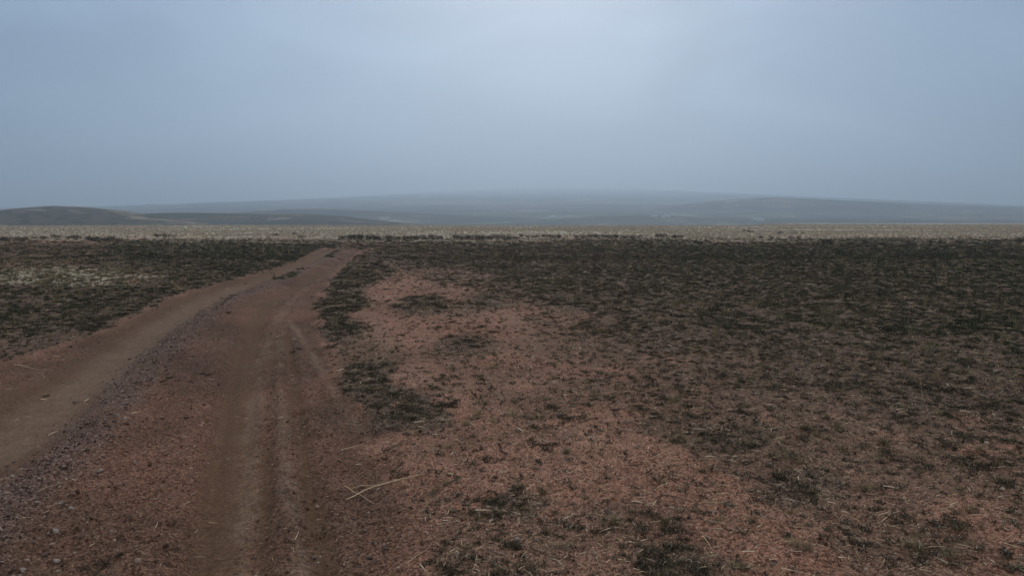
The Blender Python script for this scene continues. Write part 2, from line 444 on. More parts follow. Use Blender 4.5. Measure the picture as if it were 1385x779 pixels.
# ================================================================== ground sheet
def build_ground():
    ncol = 760
    t = np.linspace(-1, 1, ncol)
    ext = np.array([1.15, 1.4, 2, 3, 5, 9, 18, 40])
    ys = [-2500, -1200, -500, -200, -80, -30, -12, -5, -2, -0.5, .4, 1.0, 1.5, 1.9]
    y = 2.2
    while y < 12500:
        ys.append(y); y += max(.013, (y * y) * .00145 if y < 16 else y * .0232)
    ys = np.array(ys)
    T = np.concatenate([-ext[::-1], t, ext])
    wid = np.where(ys > 0, (ys + 2.2) * .80, 1.8 + np.abs(ys) * .8)
    X = T[None, :] * wid[:, None]
    X = np.clip(X, -14000, 14000) + T[None, :] * .001
    Y = np.repeat(ys[:, None], len(T), 1)
    x = X.ravel(); yy = Y.ravel()
    z = Hm(x, yy)
    nr, nc = X.shape
    i = np.arange(nr * nc).reshape(nr, nc)
    f = np.stack([i[:-1, :-1], i[:-1, 1:], i[1:, 1:], i[1:, :-1]], -1).reshape(-1)
    me = mesh_np('ground', np.stack([x, yy, z], 1), f, np.full((nr - 1) * (nc - 1), 4), [M_GROUND], smooth=True)
    rs = road_sd(x, yy)
    wob = (fbm(x * 2, yy * 2, 61, 3) - .5)
    road = sstep(-.15, .2, rs + .5 * wob)
    road[yy > 60] = 0
    veg = veg_mask(x, yy)
    patch = fbm(x * 1.6, yy * 1.6, 91, 4, .6)
    vegp = np.clip(veg * 1.15 * sstep(.62 - .5 * veg, .80 - .5 * veg, patch + .12) + veg * .25, 0, 1)
    dry = sstep(50, 82, yy + 52 * (fbm(x / 6, yy / 5, 15, 4) - .5))
    u, v = px_of(x, yy)
    near = (yy > 10) & (yy < 60)
    p = ((u - 90) / 110) ** 2 + ((v - 374) / 13) ** 2
    dry = np.maximum(dry, np.where(near, .85 * (1 - sstep(.4, 1.5, p + 1.6 * (fbm(x / 1.5, yy / 1.5, 25, 3) - .5))), 0))
    pale = np.zeros(x.shape)
    for pts, hw, k in ((PALE1, .055, .5), (PALE2, .045, .45), (DIAG, .045, 1.0), (TRAIL1, .13, .55), (TRAIL2, .16, .4)):
        ww = .35 if pts is DIAG else 1.0
        d = seg_dist(x, yy, pts) + ww * .09 * wob + ww * .10 * (fbm(x * 7, yy * 7, 66, 3) - .5)
        if pts is DIAG: k = .70 * sstep(4.2, 7.2, yy + 1.5 * wob)
        pale = np.maximum(pale, k * (1 - sstep(hw * .5, hw * 1.5, d)) * (.35 + .65 * sstep(.32, .58, fbm(x * 5, yy * 2.2, 95, 4, .6))))
    lt = seg_dist(x + .0, yy, LEFT_TRACK)
    pale = np.maximum(pale, .55 * (1 - sstep(.14, .42, lt + .2 * wob)) * (1 - sstep(12, 24, yy) * .6))
    pale = pale * road + np.where(rs < 0, pale * .8, 0) * (1 - road)
    wr = seg_dist(x, yy, WINDROW)
    gravel = (1 - sstep(.06, .34, wr + .3 * wob)) * (1 - sstep(22, 44, yy)) * (.55 + .45 * sstep(.35, .55, fbm(x, yy, 8, 3)))
    rt = seg_dist(x, yy, RUT)
    rut = np.maximum(.8 - .8 * sstep(.06, .26, rt + .12 * wob), .8 * (1 - sstep(.45, .75, lt + .3 * wob)))
    for P_, hw in ((FINE1, .05), (FINE2, .06), (FINE3, .07)):
        rut = np.maximum(rut, .75 * (1 - sstep(hw * .4, hw * 1.5, seg_dist(x, yy, P_) + .06 * wob)) * sstep(.3, .55, fbm(x * 1.5, yy * .7, 87, 3)))
    for nm, ch in (('cover', (vegp, dry, road)), ('tracks', (pale, gravel, rut))):
        a = me.color_attributes.new(nm, 'FLOAT_COLOR', 'POINT')
        arr = np.ones((len(x), 4), np.float32)
        for k in range(3): arr[:, k] = ch[k]
        a.data.foreach_set('color', arr.ravel())
    o = link(bpy.data.objects.new('ground', me))
    tag(o, kind='structure', label='red earth plain with a rutted dirt road, running out into pale dry grass', cat='ground')
    return o


build_ground()

# ================================================================== hills
def build_hill(name, sil, D, wf, wb, mat, label, rough=.12, base=-7.5, nu=150, nd=56, seed=0, power=1.0, ramp_=False, lumps=0.0):
    us = np.array([p[0] for p in sil], float); vs = np.array([p[1] for p in sil], float)
    u = np.linspace(us[0], us[-1], nu)
    # smooth curve through the silhouette points
    v = np.interp(u, us, vs)
    k = np.hanning(9); k /= k.sum(); v = np.convolve(np.pad(v, 4, mode='edge'), k, 'valid')
    xs, zc = [], []
    for a, b_ in zip(u, v):
        rx, ry, rz = ray(a, b_); xs.append(rx / ry); zc.append(CAMH + rz / ry * D)
    xs = np.array(xs); zc = np.array(zc)
    s = np.concatenate([np.linspace(-1, 0, nd), np.linspace(0, 1, nd // 2)[1:]])
    Yd = np.where(s < 0, D + s * wf, D + s * wb)
    X = xs[None, :] * D + 0 * Yd[:, None]
    X = X * (1 + (Yd[:, None] - D) / D * .35)
    Y = Yd[:, None] + 0 * xs[None, :]
    prof = (np.cos(s * math.pi / 2) ** 2) ** power
    n = fbm(X.ravel() / (wf * .35), Y.ravel() / (wf * .35), seed, 5, .55).reshape(X.shape) - .5
    top = (zc - base)[None, :]
    shift = 1 - rough * 0
    Z = base + top * prof[:, None] * shift + top * rough * n * (prof * (1 - prof))[:, None] * 4
    Z += top * .018 * (fbm(X.ravel() / 16, Y.ravel() / 16, seed + 3, 3).reshape(X.shape) - .5) * prof[:, None]
    if ramp_:  # steep foot, then a long gentle rise into the cloud, given as share of the crest's elevation angle
        sh = np.interp(Yd, [D - wf, 1420, 1900, 2700, 4000, 5500, D, D + wb], [-.25, .24, .42, .60, .78, .91, 1.0, .8])
        ang = ((zc - CAMH) / D)[None, :]
        Z = CAMH + ang * sh[:, None] * Y + 6.0 * sstep(0, 1, (Y - 1200) / 1200) * (n * 2)
        Z = np.where(sh[:, None] < 0, Z - 3 * -sh[:, None], Z)
    if lumps:
        q = fbm(X.ravel() / 620 + Y.ravel() / 2600, Y.ravel() / 300, seed + 9, 4, .5).reshape(X.shape)
        rdg = 1 - np.abs(q - .5) * 4
        fade = sstep(0, .25, (1 + s))[:, None] * (1 - sstep(.55, .95, 1 + s))[:, None]
        Z += lumps * np.clip(rdg, 0, 1) ** 1.5 * fade * np.clip((Y - 900) / 900, .3, 2.2)
    nr, nc = X.shape; i = np.arange(nr * nc).reshape(nr, nc)
    f = np.stack([i[:-1, :-1], i[:-1, 1:], i[1:, 1:], i[1:, :-1]], -1).reshape(-1)
    me = mesh_np(name, np.stack([X, Y, Z], -1).reshape(-1, 3), f, np.full((nr - 1) * (nc - 1), 4), [mat], smooth=True)
    o = link(bpy.data.objects.new(name, me)); tag(o, kind='structure', label=label, cat='hill')
    return o, (X, Y, Z)


MH1 = hill_material('hill_scrub', (.045, .045, .032), (.095, .078, .056), (.34, .27, .19))
MH2 = hill_material('slope_scrub', (.022, .020, .016), (.10, .074, .054), (.42, .34, .25), .8)
H5, _ = build_hill('mountain', [(-500, 290), (100, 284), (300, 282), (390, 279), (450, 273), (520, 264), (600, 258), (700, 254), (850, 254), (930, 259), (1000, 268), (1080, 279), (1400, 288), (1900, 291)],
                7000, 5820, 400, MH2, 'long mountain slope at the middle of the horizon, its top lost in low cloud', .03, seed=70, nu=420, nd=260, ramp_=True, lumps=9)
H4, _ = build_hill('hill', [(760, 299), (850, 286), (920, 277), (980, 270.5), (1040, 267.5), (1090, 269.5), (1160, 273), (1240, 277), (1330, 280), (1400, 281), (1550, 284), (1800, 290)],
                1800, 640, 300, MH2, 'broad hazy hill on the right sloping down to the edge of the picture', .10, seed=71, nu=200)
H3, _ = build_hill('hill', [(240, 292), (330, 287), (385, 283.5), (430, 282.5), (500, 285), (560, 288), (640, 292), (740, 296), (860, 299), (1000, 301)],
                1300, 350, 200, MH2, 'low pale ridge behind the middle ridge left of centre', .10, seed=72)
H4b, G4b = build_hill('hill', [(600, 303), (700, 299), (760, 295), (820, 292), (880, 291.5), (950, 293.5), (1040, 296), (1120, 295.5), (1240, 297), (1385, 298), (1600, 299)],
                1120, 260, 200, MH1, 'low dark ridge in front of the mountain carrying far farm houses', .14, seed=73, nu=200)
H2, G2 = build_hill('hill', [(100, 302), (150, 295), (200, 289), (240, 288), (300, 288.6), (360, 290), (420, 289.6), (470, 293), (520, 299), (560, 303), (600, 306)],
                700, 190, 150, MH1, 'low scrubby ridge with dark bush specks right of the rounded hill', .14, seed=74)
H1, G1 = build_hill('hill', [(-420, 300), (-250, 292), (-100, 290), (0, 286), (40, 281), (72, 278.6), (110, 280), (160, 285), (200, 291), (250, 298), (300, 305)],
                560, 170, 140, MH1, 'dark rounded hill at the far left above the grass plain', .14, seed=75)

# ================================================================== prototype meshes for scatter
PROTO = {}


def blades(n, fn, seed):
    """fn(i, rng) -> (base xyz, tip xyz, width, bend xyz, tone1, tone2); every blade a bent two-quad strip (root, middle, tip)"""
    r = np.random.default_rng(seed); V = []; F = []; S = []; Lf = []
    for i in range(n):
        b, tp, wd, md, t1, t2 = fn(i, r)
        b = np.array(b); tp = np.array(tp); md = np.array(md)
        d = tp - b; side = np.cross(d, r.normal(size=3)); side /= (np.linalg.norm(side) + 1e-9)
        k = len(V)
        V += [b - side * wd * .5, b + side * wd * .5, md - side * wd * .5, md + side * wd * .5, tp]
        F += [k, k + 1, k + 3, k + 2, k + 2, k + 3, k + 4]; S += [4, 3]
        Lf += [(t1, t2, 0, 1)] * 5
    return np.array(V), F, S, np.array(Lf)


def mat_proto(seed, n=230, flat=.22, leaf=.10, spread=1.0):
    """low spreading cushion plant, radius about 1, irregular outline made of sub-clumps"""
    r0 = np.random.default_rng(seed)
    k = r0.integers(5, 10)
    ang = r0.uniform(0, 6.28, k); rad = np.sqrt(r0.uniform(0, 1, k)) * .44 * spread
    cs = np.stack([np.cos(ang) * rad * r0.uniform(.8, 1.3), np.sin(ang) * rad * .75], 1); rr = r0.uniform(.22, .5, k); tn = r0.uniform(0, .5, k)

    def fn(i, r):
        if i < 2 * k:  # stems creeping from the root to every clump
            c_ = cs[i % k]; e = c_ * (1.0 if i < k else .6) + r.normal(size=2) * .03
            return (0, 0, .02), (e[0], e[1], .03), .03, (e[0] * .5 + r.normal() * .03, e[1] * .5, .06), .1, .2
        j = r.integers(0, k)
        a = r.uniform(0, 6.28); q = math.sqrt(r.uniform(0, 1)) * rr[j]
        x, y = cs[j, 0] + math.cos(a) * q, cs[j, 1] + math.sin(a) * q
        hz = flat * (1 - (q / rr[j]) ** 2) * (.55 + .9 * tn[j]) * r.uniform(.2, 1.0)
        b = (x, y, hz * .55 - .02)
        a2 = a + r.normal() * 1.1; ln = leaf * r.uniform(.5, 1.5); up = r.uniform(-.05, .9) * ln
        tp = (x + math.cos(a2) * ln, y + math.sin(a2) * ln, hz + up)
        md = (x + math.cos(a2) * ln * .45, y + math.sin(a2) * ln * .45, hz * .9 + up * .75 + .01)
        return b, tp, leaf * r.uniform(.16, .42), md, min(1, r.uniform(0, .75) + tn[j] * .5), r.uniform(0, 1)
    return blades(n, fn, seed + 1)


def tuft_proto(seed, n=70, h=1.0, lean=.75, w=.02, rad=.16):
    def fn(i, r):
        a = r.uniform(0, 6.28); q = abs(r.normal()) * rad
        x, y = math.cos(a) * q, math.sin(a) * q
        a2 = a + r.normal() * .7; ln = h * r.uniform(.4, 1.1); le = ln * lean * r.uniform(.1, 1.2)
        b = (x, y, -.03); tp = (x + math.cos(a2) * le, y + math.sin(a2) * le, max(.02, ln * math.sqrt(max(.02, 1 - min(.97, (le / ln) ** 2)))))
        md = (x + math.cos(a2) * le * .38, y + math.sin(a2) * le * .38, tp[2] * .62)
        return b, tp, w * r.uniform(.6, 1.4), md, r.uniform(0, 1), r.uniform(0, 1)
    return blades(n, fn, seed)


def litter_proto(seed):
    """one small bent piece of straw lying flat, length about 1"""
    def fn(i, r):
        l = r.uniform(.7, 1.1); k = r.normal() * .08
        return (-l / 2, 0, .02), (l / 2, k, .05), .05, (0, r.normal() * .06, .06), r.uniform(0, 1), r.uniform(.3, 1)
    return blades(1, fn, seed)


def stone_mesh(name, seed, mat, flat=.6, jag=.3):
    r = np.random.default_rng(seed)
    ph = (1 + 5 ** .5) / 2
    V = np.array([(-1, ph, 0), (1, ph, 0), (-1, -ph, 0), (1, -ph, 0), (0, -1, ph), (0, 1, ph), (0, -1, -ph), (0, 1, -ph), (ph, 0, -1), (ph, 0, 1), (-ph, 0, -1), (-ph, 0, 1)], float)
    V /= np.linalg.norm(V[0])
    F = [0, 11, 5, 0, 5, 1, 0, 1, 7, 0, 7, 10, 0, 10, 11, 1, 5, 9, 5, 11, 4, 11, 10, 2, 10, 7, 6, 7, 1, 8, 3, 9, 4, 3, 4, 2, 3, 2, 6, 3, 6, 8, 3, 8, 9, 4, 9, 5, 2, 4, 11, 6, 2, 10, 8, 6, 7, 9, 8, 1]
    V = V * (1 + r.uniform(-jag, jag, (12, 1))) * np.array([1, r.uniform(.6, .9), flat])
    return mesh_np(name, V * .5, F, [3] * 20, [mat])


def big_stone_mesh(name, seed, mat):
    """subdivided faceted stone for those that show singly"""
    import bmesh
    bm = bmesh.new(); bmesh.ops.create_icosphere(bm, subdivisions=2, radius=.5)
    r = np.random.default_rng(seed); pl = [(Vector(r.normal(size=3)).normalized(), r.uniform(.30, .42)) for _ in range(7)]
    for v in bm.verts:
        for n_, d in pl:
            e = v.co.dot(n_) - d
            if e > 0: v.co -= n_ * e
        v.co *= 1 + r.uniform(-.03, .03); v.co.z *= .62; v.co.y *= .82
    me = bpy.data.meshes.new(name); bm.to_mesh(me); bm.free(); me.materials.append(mat); return me


def mk(name, data, mat):
    V, F, S, Lf = data
    return mesh_np(name, V, F, S, [mat], leaf=Lf)


MESH = {
    'mat': [mk('mat_plant', mat_proto(100 + i, 240, .20 + .02 * i, .085), M_MAT) for i in range(6)],
    'mat_far': [mk('mat_plant_far', mat_proto(120 + i, 170, .26, .11), M_MAT) for i in range(5)],
    'sprig': [mk('sprig', mat_proto(140 + i, 46, .25, .22), M_SPRIG) for i in range(5)],
    'tuft': [mk('dry_tuft', tuft_proto(160 + i, 80, 1.0, .95, .022), M_DRY) for i in range(5)],
    'wisp': [mk('standing_wisp', tuft_proto(180 + i, 26, 1.0, .35, .02, .10), M_DRY) for i in range(3)],
    'plain': [mk('plain_tuft', tuft_proto(200 + i, 44, 1.0, .60, .045, .34), M_PLAIN) for i in range(4)],
    'litter': [mk('litter', litter_proto(220 + i), M_LITTER) for i in range(6)],
    'gravel': [stone_mesh('gravel', 240 + i, M_GRAVEL, .55, .35) for i in range(5)],
    'clod': [stone_mesh('clod', 250 + i, M_CLOD, .6, .35) for i in range(5)],
}


# ------------------------------------------------------------------ geometry-nodes scatter of unlinked prototypes
def scatter(name, kindmesh, P, rot, scl, label):
    pc = bpy.data.collections.new(name + '_pieces')
    for k, me in enumerate(MESH[kindmesh]):
        pc.objects.link(bpy.data.objects.new('piece_%s_%02d' % (kindmesh, k), me))
    n = len(P)
    me = bpy.data.meshes.new(name); me.vertices.add(n); me.vertices.foreach_set('co', P.astype(np.float32).ravel())
    for nm, ty, arr in (('rot', 'FLOAT_VECTOR', rot), ('scl', 'FLOAT_VECTOR', scl)):
        a = me.attributes.new(nm, ty, 'POINT'); a.data.foreach_set('vector', arr.astype(np.float32).ravel())
    a = me.attributes.new('pick', 'INT', 'POINT'); a.data.foreach_set('value', RNG.integers(0, len(MESH[kindmesh]), n).astype(np.int32))
    o = link(bpy.data.objects.new(name, me))
    g = bpy.data.node_groups.new(name + '_scatter', 'GeometryNodeTree')
    g.interface.new_socket('Geometry', in_out='INPUT', socket_type='NodeSocketGeometry')
    g.interface.new_socket('Geometry', in_out='OUTPUT', socket_type='NodeSocketGeometry')
    gi = g.nodes.new('NodeGroupInput'); go = g.nodes.new('NodeGroupOutput')
    ci = g.nodes.new('GeometryNodeCollectionInfo'); ci.inputs['Collection'].default_value = pc
    ci.inputs['Separate Children'].default_value = True; ci.inputs['Reset Children'].default_value = True
    ip = g.nodes.new('GeometryNodeInstanceOnPoints'); ip.inputs['Pick Instance'].default_value = True

    def na(nm, ty):
        q = g.nodes.new('GeometryNodeInputNamedAttribute'); q.data_type = ty; q.inputs['Name'].default_value = nm
        return [s for s in q.outputs if s.enabled and s.name == 'Attribute'][0]
    g.links.new(gi.outputs[0], ip.inputs['Points']); g.links.new(ci.outputs[0], ip.inputs['Instance'])
    g.links.new(na('pick', 'INT'), ip.inputs['Instance Index'])
    g.links.new(na('rot', 'FLOAT_VECTOR'), ip.inputs['Rotation']); g.links.new(na('scl', 'FLOAT_VECTOR'), ip.inputs['Scale'])
    g.links.new(ip.outputs[0], go.inputs[0])
    md = o.modifiers.new('scatter', 'NODES'); md.node_group = g
    tag(o, kind='stuff', label=label)
    return o


def spots(n, y0, y1, p=0.0, k=.86, pad=1.2):
    """random ground spots in a widening field; p shapes the density with distance (0 = even per metre of depth)"""
    q = RNG.uniform(0, 1, n)
    if p == 0: y = y0 * (y1 / y0) ** q
    else: y = (y0 ** p + (y1 ** p - y0 ** p) * q) ** (1 / p)
    x = RNG.uniform(-1, 1, n) * (y * k + pad)
    return x, y


def rots(n, tilt=.12):
    return np.stack([RNG.normal(0, tilt, n), RNG.normal(0, tilt, n), RNG.uniform(0, 6.283, n)], 1)


def bare(x, y):
    return veg_mask(x, y)


# ---- dark mats: the candidates; the largest in the photo become individual plants
def mat_candidates():
    out = []
    for (n, y0, y1, r0, r1, p) in ((9000, 2.6, 12, .045, .17, 1.1), (26000, 10, 34, .07, .24, 1.3), (34000, 30, 92, .14, .34, 1.1)):
        x, y = spots(n, y0, y1, p)
        vm = veg_mask(x, y)
        cl_ = fbm(x * 1.1 + 40, y * 1.1, 91, 3, .6); cl_ = .5 + (cl_ - .5) * 1.9
        keep = (cl_ < vm * 1.02) & (RNG.uniform(0, 1, n) < .22 + .78 * vm)
        x, y, vm = x[keep], y[keep], vm[keep]
        s = r0 + (r1 - r0) * RNG.beta(1.4, 2.6, len(x)) * (.5 + .6 * vm)
        out.append(np.stack([x, y, s], 1))
    x, y = spots(2600, 9, 70, 1.0); vm = veg_mask(x, y); k = RNG.uniform(0, 1, len(x)) < vm * .75
    out.append(np.stack([x[k], y[k], RNG.uniform(.20, .42, k.sum()) * np.clip(y[k] / 26, .5, 1.2)], 1))
    return np.concatenate(out)


MATS = mat_candidates()
# plants set where the photo shows distinct ones: (u, v, width px)
HAND = [(572,412,44),(596,416,26),(552,418,20),(628,462,44),(610,456,28),(640,470,30),(622,476,26),(503,500,34),(486,494,26),(516,514,34),(500,528,30),(530,534,38),(548,548,40),(568,556,44),(590,560,34),
        (556,568,34),(470,388,28),(458,400,28),(474,404,26),(450,412,24),(464,418,28),(458,438,28),(476,446,28),(450,446,20),(770,568,40),(722,580,34),(736,600,44),(716,596,28),(752,600,22),
        (700,664,34),(684,680,44),(672,694,40),(706,688,38),(716,676,24),(640,690,38),(612,694,30),(655,620,26),(642,610,20),(548,636,26),(530,630,22),(838,585,26),(866,586,20),(972,592,48),(950,586,36),
        (992,598,34),(984,612,26),(1012,626,34),(1022,648,34),(1064,640,36),(1082,660,48),(1098,668,38),(1066,668,30),(1050,652,26),(938,692,32),(952,698,22),(880,700,34),(896,706,30),(868,692,20),
        (852,702,26),(910,744,52),(890,764,46),(930,766,50),(946,774,40),(872,752,30),(740,720,34),(756,726,28),(900,776,34),(140,746,60),(118,752,38),(158,738,34),(130,762,30),(1186,690,34),(1160,690,20),
        (1222,700,38),(1170,734,50),(1152,732,26),(1250,752,52),(1278,748,40),(1290,732,28),(1362,690,34),(1330,632,56),(1300,626,34),(1240,598,34),(1200,580,26),(1252,524,60),(1226,520,44),(1282,528,40),
        (1345,550,40),(1378,560,36),(1150,548,34),(1190,552,36),(600,765,44),(622,770,40),(578,758,30),(640,760,26),(1375,772,40),(1262,712,26),(1205,640,28),(1170,600,26),(1378,478,40),(1372,428,26)]
hand = []
for (u_, v_, wd_) in HAND:
    x_, y_ = gp(u_, v_); hand.append((x_, y_, wd_ / FPX * math.hypot(y_, CAMH) / 1.75))
hand = np.array(hand)
app = MATS[:, 2] / MATS[:, 1]
uu, vv = px_of(MATS[:, 0], MATS[:, 1])
inframe = (uu > 8) & (uu < 1377) & (vv < 772)
order = np.argsort(-(app * inframe))
NB = 300 - len(hand)
big = MATS[order[:NB]]; rest = MATS[order[NB:]]
INDIV_MATS = np.concatenate([hand, big])


def place_stuff(name, key, arr, label, hz=(.8, 1.2), tilt=.1, sink=0.0):
    x, y, s = arr[:, 0], arr[:, 1], arr[:, 2]; n = len(x)
    z = Hm(x, y) - sink * s
    zs = s * RNG.uniform(hz[0], hz[1], n)
    return scatter(name, key, np.stack([x, y, z], 1), rots(n, tilt), np.stack([s, s, zs], 1), label)


nearm = rest[rest[:, 1] < 14]; farm = rest[rest[:, 1] >= 14]
place_stuff('ground_cover', 'mat', nearm, 'low dark mat growth on the red earth close by')
place_stuff('ground_cover', 'mat_far', farm, 'low dark mat growth covering the ground farther off')

# ---- small brown sprigs everywhere off the road
x, y = spots(80000, 2.5, 48, .8)
vm = veg_mask(x, y); keep = RNG.uniform(0, 1, len(x)) < np.clip(.26 + vm * 1.0, 0, 1) * (road_sd(x, y) < .05)
x, y = x[keep], y[keep]
place_stuff('undergrowth', 'sprig', np.stack([x, y, RNG.uniform(.018, .060, len(x)) * (1 + y / 22)], 1), 'small brown sprigs and dead leaves between the mats', (.6, 1.4), .25)

# ---- dry tufts
x, y = spots(17000, 3, 64, .8)
vm = veg_mask(x, y); u, v = px_of(x, y)
dryp = np.exp(-(((u - 90) / 120) ** 2 + ((v - 374) / 14) ** 2))
keep = RNG.uniform(0, 1, len(x)) < np.clip((.10 + vm * .35) + dryp * 9, 0, 1) * (road_sd(x, y) < -.15)
x, y, dryp = x[keep], y[keep], dryp[keep]
place_stuff('dry_grass', 'tuft', np.stack([x, y, RNG.uniform(.03, .085, len(x)) * (1 + y / 20 + dryp)], 1), 'short dry grass growing thinly among the dark mats', (.35, .8), .2)

x, y = spots(5200, 6, 70, .9); vm = veg_mask(x, y)
keep = RNG.uniform(0, 1, len(x)) < vm * .5 * sstep(.45, .62, fbm(x / 4, y / 4, 33, 3)); x, y = x[keep], y[keep]
place_stuff('standing_grass', 'wisp', np.stack([x, y, RNG.uniform(.07, .2, len(x)) * (1 + y / 50)], 1), 'thin dry grass standing up between the dark mats', (.8, 1.3), .12)

# ---- the pale grass plain
x, y = spots(80000, 40, 420, .5, .95, 4)
q = sstep(48, 84, y + 52 * (fbm(x / 6, y / 5, 15, 4) - .5))
band = sstep(.36, .56, fbm(x / 30, y / 12, 19, 3))
keep = RNG.uniform(0, 1, len(x)) < (.02 + .98 * q ** 1.4) * (.35 + .65 * band)
keep &= y < plain_edge(x, y) + 40
x, y = x[keep], y[keep]
place_stuff('plain_grass', 'plain', np.stack([x, y, RNG.uniform(.08, .20, len(x)) * (.8 + y / 130)], 1), 'pale dry grass standing all over the far plain', (.7, 1.2), .08)

# ---- straw litter
x, y = spots(90000, 2.3, 30, .7)
vm = veg_mask(x, y); keep = RNG.uniform(0, 1, len(x)) < np.where(road_sd(x, y) > 0, .05, .35 + .65 * vm)
x, y = x[keep], y[keep]; n = len(x)
P = np.stack([x, y, Hm(x, y) + .004], 1); s = RNG.gamma(2.0, .014, n) + .012
s = s * (1 + y / 30)
scatter('straw_litter', 'litter', P, np.stack([RNG.normal(0, .15, n), RNG.normal(0, .15, n), RNG.uniform(0, 6.28, n)], 1), np.stack([s, np.minimum(s, .05) * 1.6, s], 1), 'tiny bits of straw lying all over the earth')

# ---- gravel on the windrow and loose over the road; earth clods everywhere
def gravel():
    n = 9000; t = RNG.uniform(0, 1, n) ** 1.6
    pts = np.array(WINDROW); seg = np.hypot(*np.diff(pts, axis=0).T); cum = np.concatenate([[0], np.cumsum(seg)])
    d = t * cum[-4]; x0 = np.interp(d, cum, pts[:, 0]); y0 = np.interp(d, cum, pts[:, 1])
    off = RNG.normal(0, .12, n) * (1 + .5 * RNG.uniform(0, 1, n) ** 3 * 3); x1 = x0 + off * .85; y1 = y0 + off * .5 + RNG.normal(0, .05, n)
    a = np.stack([x1, y1, RNG.gamma(2.2, .0046, n) + .005], 1)
    x, y = spots(150000, 2.2, 22, .7)
    rs = road_sd(x, y); rt = seg_dist(x, y, RUT); lt = seg_dist(x, y, LEFT_TRACK)
    pr = np.where(rs > 0, .55 * sstep(.10, .3, rt) * sstep(.3, .7, lt), .30)
    pr = pr * (.35 + 1.3 * fbm(x * 1.2, y * 1.2, 55, 3))
    u, v = px_of(x, y); pr += .6 * np.exp(-(((u - 490) / 60) ** 2 + ((v - 700) / 80) ** 2))
    k = RNG.uniform(0, 1, len(x)) < pr; x, y = x[k], y[k]
    b = np.stack([x, y, RNG.gamma(1.5, .0056, len(x)) + .004], 1)
    return a, b


ga, gb = gravel()
place_stuff('gravel', 'gravel', ga, 'purple grey gravel heaped in a low ridge between the wheel tracks', (.6, 1.1), .5)
half = len(gb) // 2
place_stuff('pebbles', 'gravel', gb[:half // 3], 'loose pebbles strewn over the road', (.7, 1.1), .5)
place_stuff('dirt', 'clod', gb[half // 3:], 'crumbs of red earth strewn over the road', (.7, 1.2), .5)

# ================================================================== individuals
ORD = ['first', 'second', 'third', 'fourth', 'fifth', 'sixth', 'seventh', 'eighth', 'ninth', 'tenth', 'eleventh', 'twelfth', 'thirteenth', 'fourteenth', 'fifteenth', 'sixteenth']


def zone(u, v):
    """where on the ground a spot lies, in findable words (at most eight)"""
    q = gp(u, v)
    if inside(np.array([q[0]]), np.array([q[1]]), ROAD_POLY)[0]:
        if v > 735 and u < 300: return 'at the near left corner of the road'
        if v < 420: return 'on the ridge between the far wheel tracks'
        return 'on the road left of the rut' if u < 300 else 'on the road right of the rut'
    if u < 450 and v < 500:
        return 'beyond the pale patch at left' if v < 372 else ('below the pale patch at left' if u < 120 else "on the road's left verge")
    if u < 500 and v < 460: return "on the road's far right verge"
    if u < 640 and 460 <= v < 585: return 'beside the diagonal track'
    if 500 <= u < 700 and v < 500: return 'on the far bare red patch'
    if u < 640 and v < 690: return 'by the long crossed straws'
    if u < 640: return 'at the near road edge below the straws'
    if v < 420: return 'right of the far bare patch' if u < 1000 else 'in the darkest growth far right'
    if v < 500: return 'in brown growth beyond the bare patch' if u < 850 else ('in the grey growth of middle ground' if u < 1120 else 'in dark growth by the right edge')
    if v < 580: return 'above the pale bare hollow' if u < 860 else ('above right of the bare hollow' if u < 1120 else 'lower down by the right edge')
    if v < 650: return 'at the left rim of the hollow' if u < 790 else ('at the right rim of the hollow' if u < 1110 else 'far right of the bare hollow')
    if v < 715: return 'below left of the bare hollow' if u < 790 else ('among straws below the bare hollow' if u < 1040 else ('right of the straws below the hollow' if u < 1200 else 'in the foreground by the right edge'))
    return 'at the bottom, left of centre' if u < 790 else ('at the bottom, right of centre' if u < 1040 else 'at the near right corner')


def label_all(items, noun, looks):
    """items: (object, u, v, size); inside each zone name by look and rank so each label is its own"""
    byz = {}
    for it in items: byz.setdefault((zone(it[1], it[2]),), []).append(it)
    for (zn,), L_ in byz.items():
        sub = {}
        med = sorted(i[3] for i in L_)[len(L_) // 2]
        for it in L_: sub.setdefault(looks(it, med), []).append(it)
        for lk, M_ in sub.items():
            if len(M_) == 1:
                M_[0][0]['label'] = '%s %s %s' % (lk, noun, zn); continue
            M_.sort(key=lambda i: i[2]); nrow = 1 if len(M_) <= 6 else (2 if len(M_) <= 14 else 3)
            nm = {1: [''], 2: [', back row', ', front row'], 3: [', back row', ', middle row', ', front row']}[nrow]
            for r in range(nrow):
                R_ = sorted(M_[len(M_) * r // nrow: len(M_) * (r + 1) // nrow], key=lambda i: i[1])
                for k, it in enumerate(R_):
                    n_ = len(R_)
                    o_ = 'leftmost' if k == 0 else ('rightmost' if k == n_ - 1 else (ORD[k] + ' from left' if k <= n_ // 2 else ORD[n_ - 1 - k] + ' from right'))
                    it[0]['label'] = '%s %s %s, %s%s' % (lk, noun, zn, o_, nm[r])


def put(name, me, x, y, s, sz, rz, cat, group, tilt=(0, 0), dz=0.0):
    o = link(bpy.data.objects.new(name, me)); z = float(Hm(np.array([x]), np.array([y]))[0])
    o.location = (x, y, z + dz); o.rotation_euler = (tilt[0], tilt[1], rz); o.scale = (s, s, sz)
    tag(o, cat=cat, group=group); return o


items = []
for k, (x_, y_, s_) in enumerate(INDIV_MATS):
    o = put('mat_plant', MESH['mat'][k % 6], x_, y_, s_, s_ * random.uniform(.8, 1.25), random.uniform(-.5, .5) if k < len(hand) else random.uniform(0, 6.28), 'plant', 'low dark mat plants on the red earth')
    u_, v_ = px_of(x_, y_); items.append((o, float(u_), float(v_), s_))
label_all(items, 'dark mat plant', lambda it, med: 'broad' if it[3] > med else 'small')

